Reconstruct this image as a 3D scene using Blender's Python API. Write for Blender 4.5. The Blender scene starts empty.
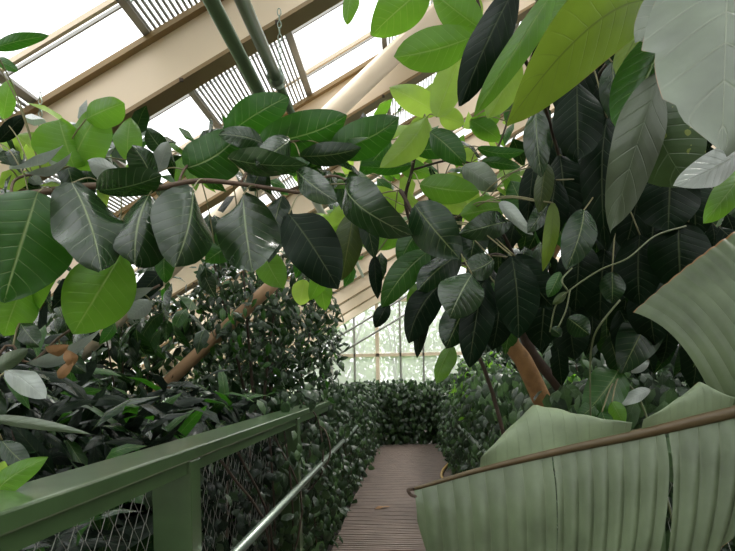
import bpy, math, random
import numpy as np
from mathutils import Vector, Matrix, Quaternion
random.seed(7); RNG = np.random.default_rng(7)
S = bpy.context.scene; COL = S.collection
V = Vector
# ------------------------------------------------------------------ camera
F, VX, VY, EYE, ROLL = 560.0, 406.0, 375.0, 1.4, math.radians(1.2)
cam = bpy.data.objects.new('camera', bpy.data.cameras.new('camera')); COL.objects.link(cam)
cam.data.sensor_width = 36; cam.data.lens = F / 735 * 36
cam.data.shift_x = -(VX - 367.5) / 735; cam.data.shift_y = (VY - 275.5) / 735
cam.data.clip_start = .02; cam.data.clip_end = 300
cam.matrix_world = Matrix.Translation((0, 0, EYE)) @ Matrix.Rotation(math.pi/2, 4, 'X') @ Matrix.Rotation(-ROLL, 4, 'Z')
S.camera = cam
CAM = V((0, 0, EYE))
def at(px, py, Y):
    dx, dy = px - VX, VY - py
    c, s = math.cos(-ROLL), math.sin(-ROLL)
    return V(((dx*c - dy*s) / F * Y, Y, EYE + (dx*s + dy*c) / F * Y))
# ------------------------------------------------------------------ materials
def newmat(name):
    m = bpy.data.materials.new(name); m.use_nodes = True
    nt = m.node_tree; nt.nodes.clear()
    return m, nt, (lambda t, **k: _node(nt, t, k)), (lambda a, b: nt.links.new(a, b))
def _node(nt, t, k):
    n = nt.nodes.new(t)
    for a, b in k.items(): setattr(n, a, b)
    return n
def math_(nt, op, a, b=None, clamp=False):
    n = nt.nodes.new('ShaderNodeMath'); n.operation = op; n.use_clamp = clamp
    for i, x in enumerate((a, b)):
        if x is None: continue
        if isinstance(x, (int, float)): n.inputs[i].default_value = x
        else: nt.links.new(x, n.inputs[i])
    return n.outputs[0]
def mixc(nt, f, a, b):
    n = nt.nodes.new('ShaderNodeMix'); n.data_type = 'RGBA'
    for i, x in ((0, f), (6, a), (7, b)):
        if isinstance(x, (int, float)): n.inputs[i].default_value = x
        elif isinstance(x, tuple): n.inputs[i].default_value = (*x, 1) if len(x) == 3 else x
        else: nt.links.new(x, n.inputs[i])
    return n.outputs[2]
def leafmat(name, col, under=None, vein=(.35, .45, .2), rough=.33, trans=.3, tcol=None, vn=9, vs=.8, slope=1.1, spots=None, bump=.5, edge=None, mid=.022, ior=1.5):
    under = under or tuple(min(1, c*1.7+.01) for c in col); tcol = tcol or tuple(min(1, c*2.2+.01) for c in col)
    m, nt, N, L = newmat(name)
    out = N('ShaderNodeOutputMaterial'); uv = N('ShaderNodeUVMap'); sep = N('ShaderNodeSeparateXYZ'); L(uv.outputs[0], sep.inputs[0])
    geo = N('ShaderNodeNewGeometry'); tc = N('ShaderNodeTexCoord')
    noi = N('ShaderNodeTexNoise'); noi.inputs['Scale'].default_value = 14; noi.inputs['Detail'].default_value = 4; L(tc.outputs['Object'], noi.inputs['Vector'])
    a = math_(nt, 'ABSOLUTE', math_(nt, 'SUBTRACT', sep.outputs[0], .5))           # 0 midrib .. .5 margin
    midm = math_(nt, 'SUBTRACT', 1.0, math_(nt, 'DIVIDE', a, mid), True)
    ph = math_(nt, 'FRACT', math_(nt, 'SUBTRACT', math_(nt, 'MULTIPLY', sep.outputs[1], float(vn)), math_(nt, 'MULTIPLY', a, vn*.28*slope)))
    d = math_(nt, 'ABSOLUTE', math_(nt, 'SUBTRACT', ph, .5))
    side = math_(nt, 'SUBTRACT', 1.0, math_(nt, 'DIVIDE', d, .055), True)
    side = math_(nt, 'MULTIPLY', side, math_(nt, 'SUBTRACT', 1.0, math_(nt, 'MULTIPLY', a, 1.7), True))
    vm = math_(nt, 'MULTIPLY', math_(nt, 'MAXIMUM', midm, math_(nt, 'MULTIPLY', side, .55)), vs)
    v1 = N('ShaderNodeMapRange'); v1.inputs[1].default_value = .3; v1.inputs[2].default_value = .75; v1.inputs[3].default_value = .7; v1.inputs[4].default_value = 1.3; L(noi.outputs[0], v1.inputs[0])
    base = mixc(nt, geo.outputs['Backfacing'], col, under)
    hs = N('ShaderNodeHueSaturation'); L(base, hs.inputs['Color']); L(v1.outputs[0], hs.inputs['Value'])
    c = mixc(nt, vm, hs.outputs[0], vein)
    tcn = mixc(nt, math_(nt, 'MULTIPLY', vm, .5), tcol, tuple(min(1, x*.8) for x in vein))
    if spots:
        vo = N('ShaderNodeTexNoise'); vo.inputs['Scale'].default_value = 40; L(tc.outputs['Object'], vo.inputs['Vector'])
        c = mixc(nt, math_(nt, 'MULTIPLY', math_(nt, 'GREATER_THAN', vo.outputs[0], .68), .8), c, spots)
    if edge:
        e = math_(nt, 'GREATER_THAN', math_(nt, 'ADD', a, math_(nt, 'MULTIPLY', noi.outputs[0], .03)), .513)
        c = mixc(nt, e, c, edge); tcn = mixc(nt, e, tcn, edge)
    pr = N('ShaderNodeBsdfPrincipled'); L(c, pr.inputs['Base Color']); pr.inputs['Roughness'].default_value = rough; pr.inputs['IOR'].default_value = ior
    tr = N('ShaderNodeBsdfTranslucent'); L(tcn, tr.inputs['Color'])
    bp = N('ShaderNodeBump'); bp.inputs['Strength'].default_value = bump; bp.inputs['Distance'].default_value = .003
    h = math_(nt, 'SUBTRACT', math_(nt, 'MULTIPLY', math_(nt, 'SUBTRACT', .5, d), -.0), math_(nt, 'MULTIPLY', math_(nt, 'POWER', math_(nt, 'MAXIMUM', side, midm), 1.0), .8))
    h = math_(nt, 'ADD', h, math_(nt, 'MULTIPLY', noi.outputs[0], .5)); h = math_(nt, 'ADD', h, math_(nt, 'MULTIPLY', d, .55))
    L(h, bp.inputs['Height']); L(bp.outputs[0], pr.inputs['Normal'])
    mx = N('ShaderNodeMixShader'); mx.inputs[0].default_value = trans; L(pr.outputs[0], mx.inputs[1]); L(tr.outputs[0], mx.inputs[2]); L(mx.outputs[0], out.inputs[0])
    return m
def plain(name, col, rough=.6, metal=0, var=.25, scale=8, bump=0, col2=None):
    m, nt, N, L = newmat(name)
    out = N('ShaderNodeOutputMaterial'); pr = N('ShaderNodeBsdfPrincipled'); tc = N('ShaderNodeTexCoord'); noi = N('ShaderNodeTexNoise')
    noi.inputs['Scale'].default_value = scale; noi.inputs['Detail'].default_value = 6; L(tc.outputs['Object'], noi.inputs['Vector'])
    c = mixc(nt, noi.outputs[0], tuple(x*(1-var) for x in col), col2 or tuple(min(1, x*(1+var)) for x in col))
    L(c, pr.inputs['Base Color']); pr.inputs['Roughness'].default_value = rough; pr.inputs['Metallic'].default_value = metal
    if bump:
        b = N('ShaderNodeBump'); b.inputs['Strength'].default_value = bump; b.inputs['Distance'].default_value = .01; L(noi.outputs[0], b.inputs['Height']); L(b.outputs[0], pr.inputs['Normal'])
    L(pr.outputs[0], out.inputs[0]); return m
def glassmat(name, milky):
    m, nt, N, L = newmat(name)
    out = N('ShaderNodeOutputMaterial'); t = N('ShaderNodeBsdfTransparent'); tl = N('ShaderNodeBsdfTranslucent'); g = N('ShaderNodeBsdfGlossy')
    g.inputs['Roughness'].default_value = .05; tl.inputs[0].default_value = (.95, .97, .95, 1)
    lw = N('ShaderNodeLayerWeight'); lw.inputs[0].default_value = .5
    fr = math_(nt, 'ADD', math_(nt, 'MULTIPLY', math_(nt, 'POWER', lw.outputs['Facing'], 5.0), .7), .03)
    a = N('ShaderNodeMixShader'); a.inputs[0].default_value = milky; L(t.outputs[0], a.inputs[1]); L(tl.outputs[0], a.inputs[2])
    b = N('ShaderNodeMixShader'); L(fr, b.inputs[0]); L(a.outputs[0], b.inputs[1]); L(g.outputs[0], b.inputs[2]); L(b.outputs[0], out.inputs[0])
    return m
M = {}
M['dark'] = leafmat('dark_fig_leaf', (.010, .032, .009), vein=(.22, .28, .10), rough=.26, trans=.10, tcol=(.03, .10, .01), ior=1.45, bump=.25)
M['black'] = leafmat('shaded_green_leaf', (.005, .014, .006), vein=(.12, .15, .07), rough=.34, trans=.04, tcol=(.02, .06, .01), vs=.5, ior=1.2, bump=.4)  # leaf standing in shade, the shade put into a lower albedo
M['grey'] = leafmat('glossy_fig_leaf', (.016, .042, .012), vein=(.30, .38, .18), rough=.25, trans=.10, tcol=(.04, .14, .015), ior=1.6, bump=.35)
M['green'] = leafmat('green_fig_leaf', (.025, .085, .012), vein=(.34, .45, .16), rough=.36, trans=.30, tcol=(.06, .26, .012))
M['bright'] = leafmat('bright_green_leaf', (.085, .20, .022), vein=(.38, .50, .14), rough=.36, trans=.45, tcol=(.26, .58, .04))
M['lime'] = leafmat('lime_young_leaf', (.22, .36, .05), vein=(.48, .62, .18), rough=.38, trans=.52, tcol=(.58, .85, .12), vn=8)
M['yellow'] = leafmat('yellow_green_leaf', (.13, .21, .018), vein=(.07, .08, .02), rough=.45, trans=.45, tcol=(.22, .34, .03), edge=(.25, .14, .05), vn=11)
M['olive'] = leafmat('olive_leaf', (.045, .075, .016), vein=(.25, .27, .08), rough=.45, trans=.25, tcol=(.12, .18, .02))
M['sage'] = leafmat('matt_sage_leaf', (.14, .175, .12), vein=(.36, .40, .28), rough=.34, ior=1.6, trans=.12, tcol=(.10, .2, .05), vn=7, vs=.5, edge=(.30, .13, .06), mid=.008)
M['sage_dark'] = leafmat('dull_sage_leaf', (.075, .10, .055), vein=(.2, .24, .14), rough=.42, trans=.12, vn=7, vs=.4, mid=.008)
M['spotted'] = leafmat('spotted_green_leaf', (.05, .085, .035), vein=(.2, .25, .12), rough=.36, trans=.15, tcol=(.08, .16, .03), vn=7, vs=.4, spots=(.28, .33, .08), mid=.008)
M['pale'] = leafmat('painted_sheen_leaf', (.30, .34, .30), vein=(.5, .54, .45), rough=.28, trans=.10, ior=1.6, vs=.4)  # bright sheen of glossy leaves put into a pale base colour
M['banana'] = leafmat('banana_leaf', (.12, .155, .088), vein=(.20, .24, .14), rough=.38, trans=.15, tcol=(.10, .17, .04), vn=13, vs=.6, slope=0, edge=(.30, .15, .05), mid=.004)
M['ivy'] = leafmat('ivy_leaf', (.022, .045, .018), vein=(.10, .16, .07), rough=.35, trans=.15, vn=4, vs=.5)
M['ivy_light'] = leafmat('light_ivy_leaf', (.055, .11, .035), vein=(.16, .24, .10), rough=.38, trans=.25, vn=4, vs=.5)
M['shrub'] = leafmat('dark_shrub_leaf', (.010, .018, .011), vein=(.06, .08, .04), rough=.27, trans=.08, vn=7, vs=.6, ior=1.27)
M['small'] = leafmat('small_tree_leaf', (.018, .045, .012), vein=(.10, .18, .06), rough=.34, trans=.22, vn=5, vs=.4)
M['outside'] = leafmat('outdoor_tree_leaf', (.13, .18, .08), rough=.6, trans=.3, vn=4, vs=.2, bump=0)
M['dry'] = leafmat('dry_brown_leaf', (.28, .15, .06), vein=(.2, .1, .04), rough=.6, trans=.2, tcol=(.3, .15, .05))
M['tan'] = plain('tan_paint', (.78, .65, .48), .45, var=.06, scale=3)
M['tan_shaded'] = plain('shaded_flange_tan', (.27, .18, .075), .5, var=.15, scale=5)  # rafter tan with the flange's underside shade put into the colour
M['alu'] = plain('grey_aluminium', (.30, .30, .28), .4, .6, var=.1)
M['slat'] = plain('grey_shade_slat', (.34, .34, .34), .55, var=.08)
M['pipe'] = plain('green_pipe_paint', (.16, .22, .135), .32, var=.12, scale=5)
M['rail'] = plain('green_rail_paint', (.060, .112, .040), .36, var=.25, scale=12, bump=.08)
M['steel'] = plain('worn_steel', (.28, .34, .28), .3, .7, var=.2)
M['wire'] = plain('galvanised_wire', (.35, .35, .31), .45, .6)
M['wood'] = plain('boardwalk_wood', (.165, .125, .10), .65, var=.4, scale=6, bump=.3)
M['soil'] = plain('damp_soil', (.020, .014, .010), .9, var=.5, scale=3, bump=.8)
M['grass'] = plain('outdoor_ground', (.16, .24, .08), .9, var=.3, scale=1)
M['bark'] = plain('dark_bark', (.055, .035, .022), .8, var=.4, scale=30, bump=.5)
M['twig'] = plain('brown_twig', (.12, .075, .045), .6, var=.3, scale=30)
M['orange_bark'] = plain('orange_bark', (.34, .18, .07), .75, var=.55, scale=26, bump=1.0)
M['vine'] = plain('pale_vine_stem', (.12, .14, .06), .5, var=.2)
M['petiole'] = plain('pale_petiole', (.22, .20, .09), .5, var=.2)
M['midrib'] = plain('banana_midrib', (.12, .10, .045), .45, var=.35, scale=14, col2=(.11, .065, .025))
M['stalk'] = plain('banana_stalk', (.12, .13, .05), .5, var=.4, scale=6)
M['masonry'] = plain('rendered_plinth', (.20, .17, .14), .8, var=.15)
M['pole'] = plain('tan_wood_pole', (.34, .21, .11), .6, var=.2, scale=10)
M['hose'] = plain('yellow_hose', (.42, .27, .07), .5)
_p = [n for n in M['rail'].node_tree.nodes if n.type == 'BSDF_PRINCIPLED'][0]; _p.inputs['Coat Weight'].default_value = .9; _p.inputs['Coat Roughness'].default_value = .18; _p.inputs['Coat IOR'].default_value = 1.7
M['glass'] = glassmat('roof_glass', .2); M['endglass'] = glassmat('dusty_wall_glass', .3); M['sheet'] = glassmat('translucent_roof_sheet', .9)
# ------------------------------------------------------------------ object helpers
def link(name, me, mat, parent=None):
    o = bpy.data.objects.new(name, me); COL.objects.link(o)
    for m in (mat if isinstance(mat, (list, tuple)) else [mat]): me.materials.append(m)
    if parent is not None:
        me.transform(Matrix.Translation(-parent.location) if not parent.parent else Matrix.Translation(-parent.location - parent.parent.location))
        o.parent = parent
    return o
class MB:
    def __init__(s): s.v = []; s.f = []; s.uv = {}
    def box(s, a, b):
        x0, y0, z0 = a; x1, y1, z1 = b; n = len(s.v)
        s.v += [(x, y, z) for z in (z0, z1) for y in (y0, y1) for x in (x0, x1)]
        s.f += [tuple(n+i for i in q) for q in ((0, 2, 3, 1), (4, 5, 7, 6), (0, 1, 5, 4), (2, 6, 7, 3), (0, 4, 6, 2), (1, 3, 7, 5))]; return s
    def bar(s, p, q, w, h, up=V((0, 0, 1))):
        p, q = V(p), V(q); d = (q-p).normalized(); x = d.cross(up).normalized(); z = x.cross(d); n = len(s.v)
        for e in (p, q):
            for a, b in ((-1, -1), (1, -1), (1, 1), (-1, 1)): s.v.append(tuple(e + x*(a*w/2) + z*(b*h/2)))
        s.f += [tuple(n+i for i in k) for k in ((0, 1, 2, 3), (7, 6, 5, 4), (0, 4, 5, 1), (1, 5, 6, 2), (2, 6, 7, 3), (3, 7, 4, 0))]; return s
    def tube(s, pts, r, k=8, cap=True):
        pts = [V(p) for p in pts]; n0 = len(s.v); rs = r if isinstance(r, (list, tuple)) else [r]*len(pts)
        t = (pts[1]-pts[0]).normalized(); x = t.orthogonal().normalized()
        for i, p in enumerate(pts):
            t2 = (pts[min(i+1, len(pts)-1)] - pts[max(i-1, 0)]).normalized()
            x = (x - t2*x.dot(t2)).normalized(); y = t2.cross(x)
            for j in range(k):
                a = 2*math.pi*j/k; s.v.append(tuple(p + (x*math.cos(a) + y*math.sin(a))*rs[i]))
        for i in range(len(pts)-1):
            for j in range(k):
                a, b = n0+i*k+j, n0+i*k+(j+1) % k; s.f.append((a, b, b+k, a+k))
        if cap: s.f.append(tuple(n0+j for j in reversed(range(k)))); s.f.append(tuple(n0+(len(pts)-1)*k+j for j in range(k)))
        return s
    def me(s, name, smooth=False):
        m = bpy.data.meshes.new(name); m.from_pydata(s.v, [], s.f)
        if smooth: m.polygons.foreach_set('use_smooth', [True]*len(m.polygons))
        m.update(); return m
    def build(s, name, mat, parent=None, smooth=False, bevel=0):
        o = link(name, s.me(name, smooth), mat, parent)
        if bevel:
            b = o.modifiers.new('bevel', 'BEVEL'); b.width = bevel; b.segments = 2
        return o
def struct(o): o['kind'] = 'structure'; return o
def tag(o, label, cat, group=None, kind=None):
    o['label'] = label; o['category'] = cat
    if group: o['group'] = group
    if kind: o['kind'] = kind
    return o
def thing(name, label, cat, loc=(0, 0, 0), group=None):
    o = bpy.data.objects.new(name, None); COL.objects.link(o); o.location = loc; o.empty_display_size = .1
    return tag(o, label, cat, group)
def spline(pts, n=6):
    P = [V(p) for p in pts]; P = [P[0]*2-P[1]] + P + [P[-1]*2-P[-2]]; out = []
    for i in range(1, len(P)-2):
        for k in range(n):
            t = k/n; a, b, c, d = P[i-1:i+3]
            out.append(.5*((2*b) + (c-a)*t + (2*a-5*b+4*c-d)*t*t + (3*b-a-3*c+d)*t**3))
    return out + [P[-2]]
# ------------------------------------------------------------------ leaf generator
def prof(v, p, q, tip):
    w = max(0, math.sin(math.pi * min(1, v)**p))**q
    if tip and v > 1-tip: w = w * ((1-v)/tip)**.55
    return w
def leaf_geo(b, t, w, nrm, bend=.1, fold=.22, wave=.07, p=.85, q=.66, tip=.1, twist=0, foldr=None, curl=.0, seed=0, nu=4, nv=14, side=0, lobes=0):
    r = random.Random(seed); L_ = (t-b).length; d = (t-b)/L_
    n = (nrm - d*nrm.dot(d)).normalized(); s = d.cross(n).normalized(); s0, n0 = s, n
    f1, f2, ph1, ph2 = r.uniform(7, 12), r.uniform(3, 6), r.uniform(0, 6), r.uniform(0, 6)
    vs, uvs, fs = [], [], []
    for j in range(nv+1):
        v = j/nv; vv = .012+.976*v
        s, n = s0, n0; c = b + d*(L_*v) + n*(bend*L_*4*v*(1-v)) - n*(curl*L_*v**3) + s*(side*L_*4*v*(1-v))
        h = w/2*prof(vv, p, q, tip); R_ = Quaternion(d, twist*(v-.4)); s, n = R_ @ s0, R_ @ n0
        for i in range(-nu, nu+1):
            u = i/nu
            z = -(fold if u <= 0 or foldr is None else foldr)*h*abs(u)**1.2 + wave*w*(.7*math.sin(f2*1.6*v + ph1 + (0 if u > 0 else 2.2))*abs(u)**1.5 + .6*math.sin(f1*v + ph1 + (0 if u > 0 else 1.9))*u*u + .5*math.sin(f2*v+ph2)*u)
            hh = h
            if lobes: hh = h*(1 + lobes*abs(u)**3*(((v*3.5+ (0 if u > 0 else .4)) % 1) - .5))
            vs.append(tuple(c + s*(hh*u*(1-.12*fold*abs(u))) + n*z)); uvs.append((u*.5+.5, v))
    k = 2*nu+1
    for j in range(nv):
        for i in range(2*nu):
            a = j*k+i; fs.append((a, a+1, a+1+k, a+k))
    return vs, uvs, fs
def mesh_uv(name, vs, uvs, fs):
    m = bpy.data.meshes.new(name); m.from_pydata(vs, [], fs); l = m.uv_layers.new(name='UVMap')
    vi = np.empty(len(m.loops), dtype=np.int32); m.loops.foreach_get('vertex_index', vi)
    l.data.foreach_set('uv', np.asarray(uvs, dtype=np.float32)[vi].ravel())
    m.polygons.foreach_set('use_smooth', [True]*len(m.polygons)); m.update(); return m
_ls = [0]
def leaf(parent, bx, by, tx, ty, w, mat, Y, k=0., roll=0., up=.0, name='leaf', **kw):
    """a leaf from its stalk end to its tip; k > 0 leans the tip towards the viewer; roll turns it about its midrib"""
    _ls[0] += 1; b = at(bx, by, Y); t0 = at(tx, ty, Y); L_ = (t0-b).length
    t = at(tx, ty, Y - k*L_); mid = (b+t)/2; d = (t-b).normalized()
    n = (CAM-mid).normalized() + V((0, 0, up)); n = (n - d*n.dot(d)).normalized()
    n = Quaternion(d, math.radians(roll)) @ n
    kw.setdefault('seed', _ls[0])
    wm = w*Y/F/max(.45, abs(math.cos(math.radians(roll))))
    kw.setdefault('bend', random.uniform(.03, .12)); kw.setdefault('fold', random.uniform(.2, .5)); kw.setdefault('twist', random.uniform(-.5, .5)); kw.setdefault('p', random.uniform(.78, .95)); kw.setdefault('curl', random.uniform(0, .12)); kw.setdefault('side', random.uniform(-.04, .04))
    o = link(name, mesh_uv(name, *leaf_geo(b, t, wm, n, **kw)), M[mat], parent)
    return b, o
def petioles(bases, path, r=.0018, lim=.5):
    for b, lf in bases:
        q = min(path, key=lambda p: (p-b).length)
        if (q-b).length < .01 or (q-b).length > lim: continue
        m = (q+b)/2 + V((0, 0, .12*(q-b).length)); MB().tube(spline([q, m, b], 4), r, 6).build('petiole', M['petiole'], lf, True)
# scattered leaves: one mesh of many
T_U = np.array([0, -1, 0, 1, -1, 0, 1, 0.]); T_V = np.array([0, .28, .3, .28, .66, .68, .66, 1.]); T_W = np.array([0, .92, 0, .92, .8, 0, .8, 0.])
T_F = [(0, 2, 1), (0, 3, 2), (1, 2, 5, 4), (2, 3, 6, 5), (4, 5, 7), (5, 6, 7)]
def scatter(name, mats, parent, P, size, ratio, nrm, drp, weights=None, jitter=.6, bend=.15, rng=RNG):
    """P (n,3) stalk ends; nrm preferred normals; drp preferred growth directions"""
    n = len(P); P = np.asarray(P, float)
    L_ = rng.uniform(size[0], size[1], n)[:, None]
    d = np.broadcast_to(drp, (n, 3)) + rng.normal(0, jitter, (n, 3)); d /= np.linalg.norm(d, axis=1)[:, None]
    nn = np.broadcast_to(nrm, (n, 3)) + rng.normal(0, jitter*.8, (n, 3)); nn = nn - d*(nn*d).sum(1)[:, None]; nn /= np.linalg.norm(nn, axis=1)[:, None]+1e-9
    s = np.cross(d, nn); w = L_*ratio/2
    vt = np.empty((n, 8, 3))
    for i in range(8):
        vt[:, i] = P + d*L_*T_V[i] + s*w*T_U[i]*T_W[i] + nn*(L_*bend*(T_V[i]*(1-T_V[i])*4 - T_V[i]**2*.8) - w*abs(T_U[i])*.3)
    m = bpy.data.meshes.new(name); nf = len(T_F)
    ls = np.array([len(f) for f in T_F]); flat = np.concatenate([np.array(f) for f in T_F])
    vi = (flat[None, :] + 8*np.arange(n)[:, None]).ravel().astype(np.int32)
    m.vertices.add(n*8); m.vertices.foreach_set('co', vt.ravel()); m.loops.add(len(vi)); m.loops.foreach_set('vertex_index', vi)
    m.polygons.add(n*nf); tot = np.tile(ls, n); st = np.concatenate([[0], np.cumsum(tot)[:-1]])
    m.polygons.foreach_set('loop_start', st.astype(np.int32))
    m.polygons.foreach_set('use_smooth', np.ones(n*nf, bool))
    mi = rng.choice(len(mats), n, p=weights); m.polygons.foreach_set('material_index', np.repeat(mi, nf).astype(np.int32))
    uvv = np.stack([T_U*.5+.5, T_V], 1); l = m.uv_layers.new(name='UVMap'); l.data.foreach_set('uv', uvv[flat][None].repeat(n, 0).ravel().astype(np.float32))
    m.update(calc_edges=True); m.validate()
    return link(name, m, [M[k] for k in mats], parent)
def blob(n, c, r, shell=.5, rng=RNG):
    d = rng.normal(0, 1, (n, 3)); d /= np.linalg.norm(d, axis=1)[:, None]
    rad = rng.uniform(shell**3, 1, n)**(1/3); return np.array(c) + d*rad[:, None]*np.array(r), d
# ------------------------------------------------------------------ setting
RC = 4.21
G0, RX, RZ, SL = -.12, 2.6, None, .575
def roof(x): return RC + SL*x if x <= RX else RC + SL*(2*RX-x)
XL, XR, YE, YB = -4.4, 9.6, 16.0, -6.0
struct(MB().box((XL, YB, G0-.2), (XR, YE, G0)).build('floor', M['soil']))
struct(MB().box((-40, YE+.02, G0-.3), (45, 60, G0-.1)).build('outdoor_ground', M['grass']))
struct(MB().box((-40, YB, G0-.3), (XL-.12, YE+.02, G0-.1)).build('outdoor_ground', M['grass']))
mb = MB(); y = -5.92
while y < 11.3:
    for k in range(3): mb.box((-.63, y+.004+k*.05, -.028), (.63, y+.004+k*.05+.032, 0))
    mb.box((-.63, y, -.04), (.63, y+.145, -.024)); y += .16
for x in (-.5, .5): mb.box((x-.05, -5.95, G0), (x+.05, 11.3, -.04))
struct(mb.build('floor_boardwalk', M['wood']))
def slope_box(mb, x0, x1, y0, y1, t0, t1):       # slab following the roof between two heights below it
    for a, b in ([(x0, min(x1, RX))] if x0 < RX else []) + ([(max(x0, RX), x1)] if x1 > RX else []):
        n = len(mb.v)
        for x in (a, b):
            for yy in (y0, y1):
                for t in (t0, t1): mb.v.append((x, yy, roof(x)-t))
        mb.f += [tuple(n+i for i in q) for q in ((0, 1, 3, 2), (4, 6, 7, 5), (0, 4, 5, 1), (2, 3, 7, 6), (0, 2, 6, 4), (1, 5, 7, 3))]
# rafters: I-beams
RYS = [1.7, 3.25, 4.75, 6.3, 7.85, 9.4, 10.95, 12.5, 14.05]
for y in RYS:
    w = MB(); slope_box(w, XL, XR, y-.02, y+.02, .05, .37); r = struct(w.build('rafter', M['tan']))
    f = MB(); slope_box(f, XL, XR, y-.066, y+.066, .015, .05); slope_box(f, XL, XR, y-.066, y+.066, .37, .395); f.build('flange', M['tan_shaded'], r)
    bl = MB()
    for x in np.arange(-4, 2.6, .55): bl.box((x, y-.076, roof(x)-.40), (x+.02, y-.066, roof(x)-.38))
    bl.build('bolt', M['bark'], r)
# glazing bars & purlins
gb, gs = MB(), MB(); by = [a + (b-a)*f for a, b in zip([.2]+RYS, RYS+[15.6]) for f in (.40, .78)]
for y in by: slope_box(gb, XL, XR, y-.012, y+.012, -.03, .0); slope_box(gs, XL, XR, y+.05, y+.062, -.03, -.01)
struct(gb.build('ceiling_glazing_bars', M['tan'])); struct(gs.build('ceiling_glazing_seals', M['alu']))
g = MB()
for x0, x1 in ((XL-.1, RX), (RX, XR+.1)):
    n = len(g.v); g.v += [(x0, YB, roof(x0)+.045), (x1, YB, roof(x1)+.045), (x1, YE, roof(x1)+.045), (x0, YE, roof(x0)+.045)]; g.f.append((n, n+1, n+2, n+3))
struct(g.build('ceiling', M['glass']))
# slatted shade strips along the roof
k = 0
for x0 in (-4.08, -2.75, -1.42, -.11, 1.2, 3.4, 4.8, 6.2):
    mb = MB(); x1 = x0+.65
    for x in np.arange(x0, x1-.01, .0265):
        n = len(mb.v); a, b = x, x+.0115
        for yy in (YB, YE-.05): mb.v += [(a, yy, roof(a)-.008), (b, yy, roof(b)-.008), (b, yy, roof(b)+.002), (a, yy, roof(a)+.002)]
        mb.f += [tuple(n+i for i in q) for q in ((0, 1, 2, 3), (7, 6, 5, 4), (0, 4, 5, 1), (1, 5, 6, 2), (2, 6, 7, 3), (3, 7, 4, 0))]
    o = struct(mb.build('ceiling_shade_slats', M['slat']))
    e = MB()
    for x in (x0-.03, x1): 
        n = len(e.v)
        for yy in (YB, YE-.05): e.v += [(x, yy, roof(x)-.02), (x+.035, yy, roof(x+.035)-.02), (x+.035, yy, roof(x)+.02), (x, yy, roof(x)+.02)]
        e.f += [tuple(n+i for i in q) for q in ((0, 1, 2, 3), (7, 6, 5, 4), (0, 4, 5, 1), (1, 5, 6, 2), (2, 6, 7, 3), (3, 7, 4, 0))]
    e.build('edge_rail', M['alu'], o)
    q = MB(); q.v += [(x0, YB, roof(x0)+.01), (x1, YB, roof(x1)+.01), (x1, YE-.05, roof(x1)+.01), (x0, YE-.05, roof(x0)+.01)]; q.f.append((0, 1, 2, 3)); q.build('translucent_sheet', M['sheet'], o)
# leaning round struts
for y, a, b in ((4.5, (300, 143), (450, 1)), (7.3, (180, 351), (236, 299))):
    a, b = at(*a, y), at(*b, y); k = (b.z-a.z)/(b.x-a.x); xt = (RC-.05-a.z+k*a.x)/(k-SL); x0 = a.x-(a.z-G0-.02)/k
    struct(MB().tube([(x0, y, G0+.02), (xt, y, a.z+k*(xt-a.x))], .078, 20).build('roof_strut', M['tan'], None, True))
# side walls and end wall
zl = roof(XL)
struct(MB().box((XL-.1, YB, G0-.1), (XL, YE, .55)).build('wall_left', M['masonry']))
struct(MB().box((XR, YB, G0-.1), (XR+.1, YE, .55)).build('wall_right', M['masonry']))
n = 1
for x in (XL-.05, XR+.05):
    w = MB(); w.box((x-.04, YB, zl-.1), (x+.04, YE, zl-.02))
    for y in np.arange(YB, YE+.1, 1.05): w.box((x-.025, y-.025, .55), (x+.025, y+.025, zl-.05))
    wo = struct(w.build('window_%d' % n, M['tan'])); n += 1
    p = MB(); p.v += [(x, YB, .55), (x, YE, .55), (x, YE, zl-.05), (x, YB, zl-.05)]; p.f.append((0, 1, 2, 3)); p.build('pane', M['endglass'], wo)
mb = MB(); n = len(mb.v)
mb.v += [(x, y, z) for y in (YB-.1, YB) for x, z in ((XL, G0-.1), (XR, G0-.1), (XR, roof(XR)), (RX, roof(RX)), (XL, roof(XL)))]
mb.f += [(0, 1, 2, 3, 4), (9, 8, 7, 6, 5)] + [(i, i+5, (i+1) % 5+5, (i+1) % 5) for i in range(5)]
struct(mb.build('added_wall_front', M['masonry']))  # opaque wall behind the camera, added to cut flat frontal light
struct(MB().box((XL, YE-.05, G0-.1), (XR, YE+.05, .4)).build('wall_back', M['masonry']))
fr = MB(); al = MB()
for z in (.42, 1.985, 3.55, 5.0): 
    x0 = XL if z < zl else (z-RC)/SL; x1 = 2*RX-x0
    fr.box((x0, YE-.05, z-.045), (x1, YE+.05, z+.045))
for i in range(-8, 22):
    x = -.80 + i*.655
    if x < XL+.05 or x > XR-.05: continue
    zz = roof(x)-.05
    (fr if i % 4 == 0 else al).box((x-(.05 if i % 4 == 0 else .025), YE-.05, .42), (x+(.05 if i % 4 == 0 else .025), YE+.04, zz))
slope_box(fr, XL, XR, YE-.1, YE+.06, 0, .30)
wo = struct(fr.build('window_3', M['tan'])); al.build('glazing_bar', M['alu'], wo)
p = MB(); p.v += [(XL, YE, .4), (XR, YE, .4), (XR, YE, zl), (RX, YE, roof(RX)), (XL, YE, zl)]; p.f.append((0, 1, 2, 3, 4)); p.build('pane', M['endglass'], wo)
for x0, z0 in ((-3.6, 1.55), (-3.6, 1.05)):      # sloping wind braces inside the end wall
    struct(MB().tube([(x0, YE-.16, z0), (x0+5.4, YE-.16, z0+5.4*.57)], .03, 10).build('wall_brace', M['alu'], None, True))
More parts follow.
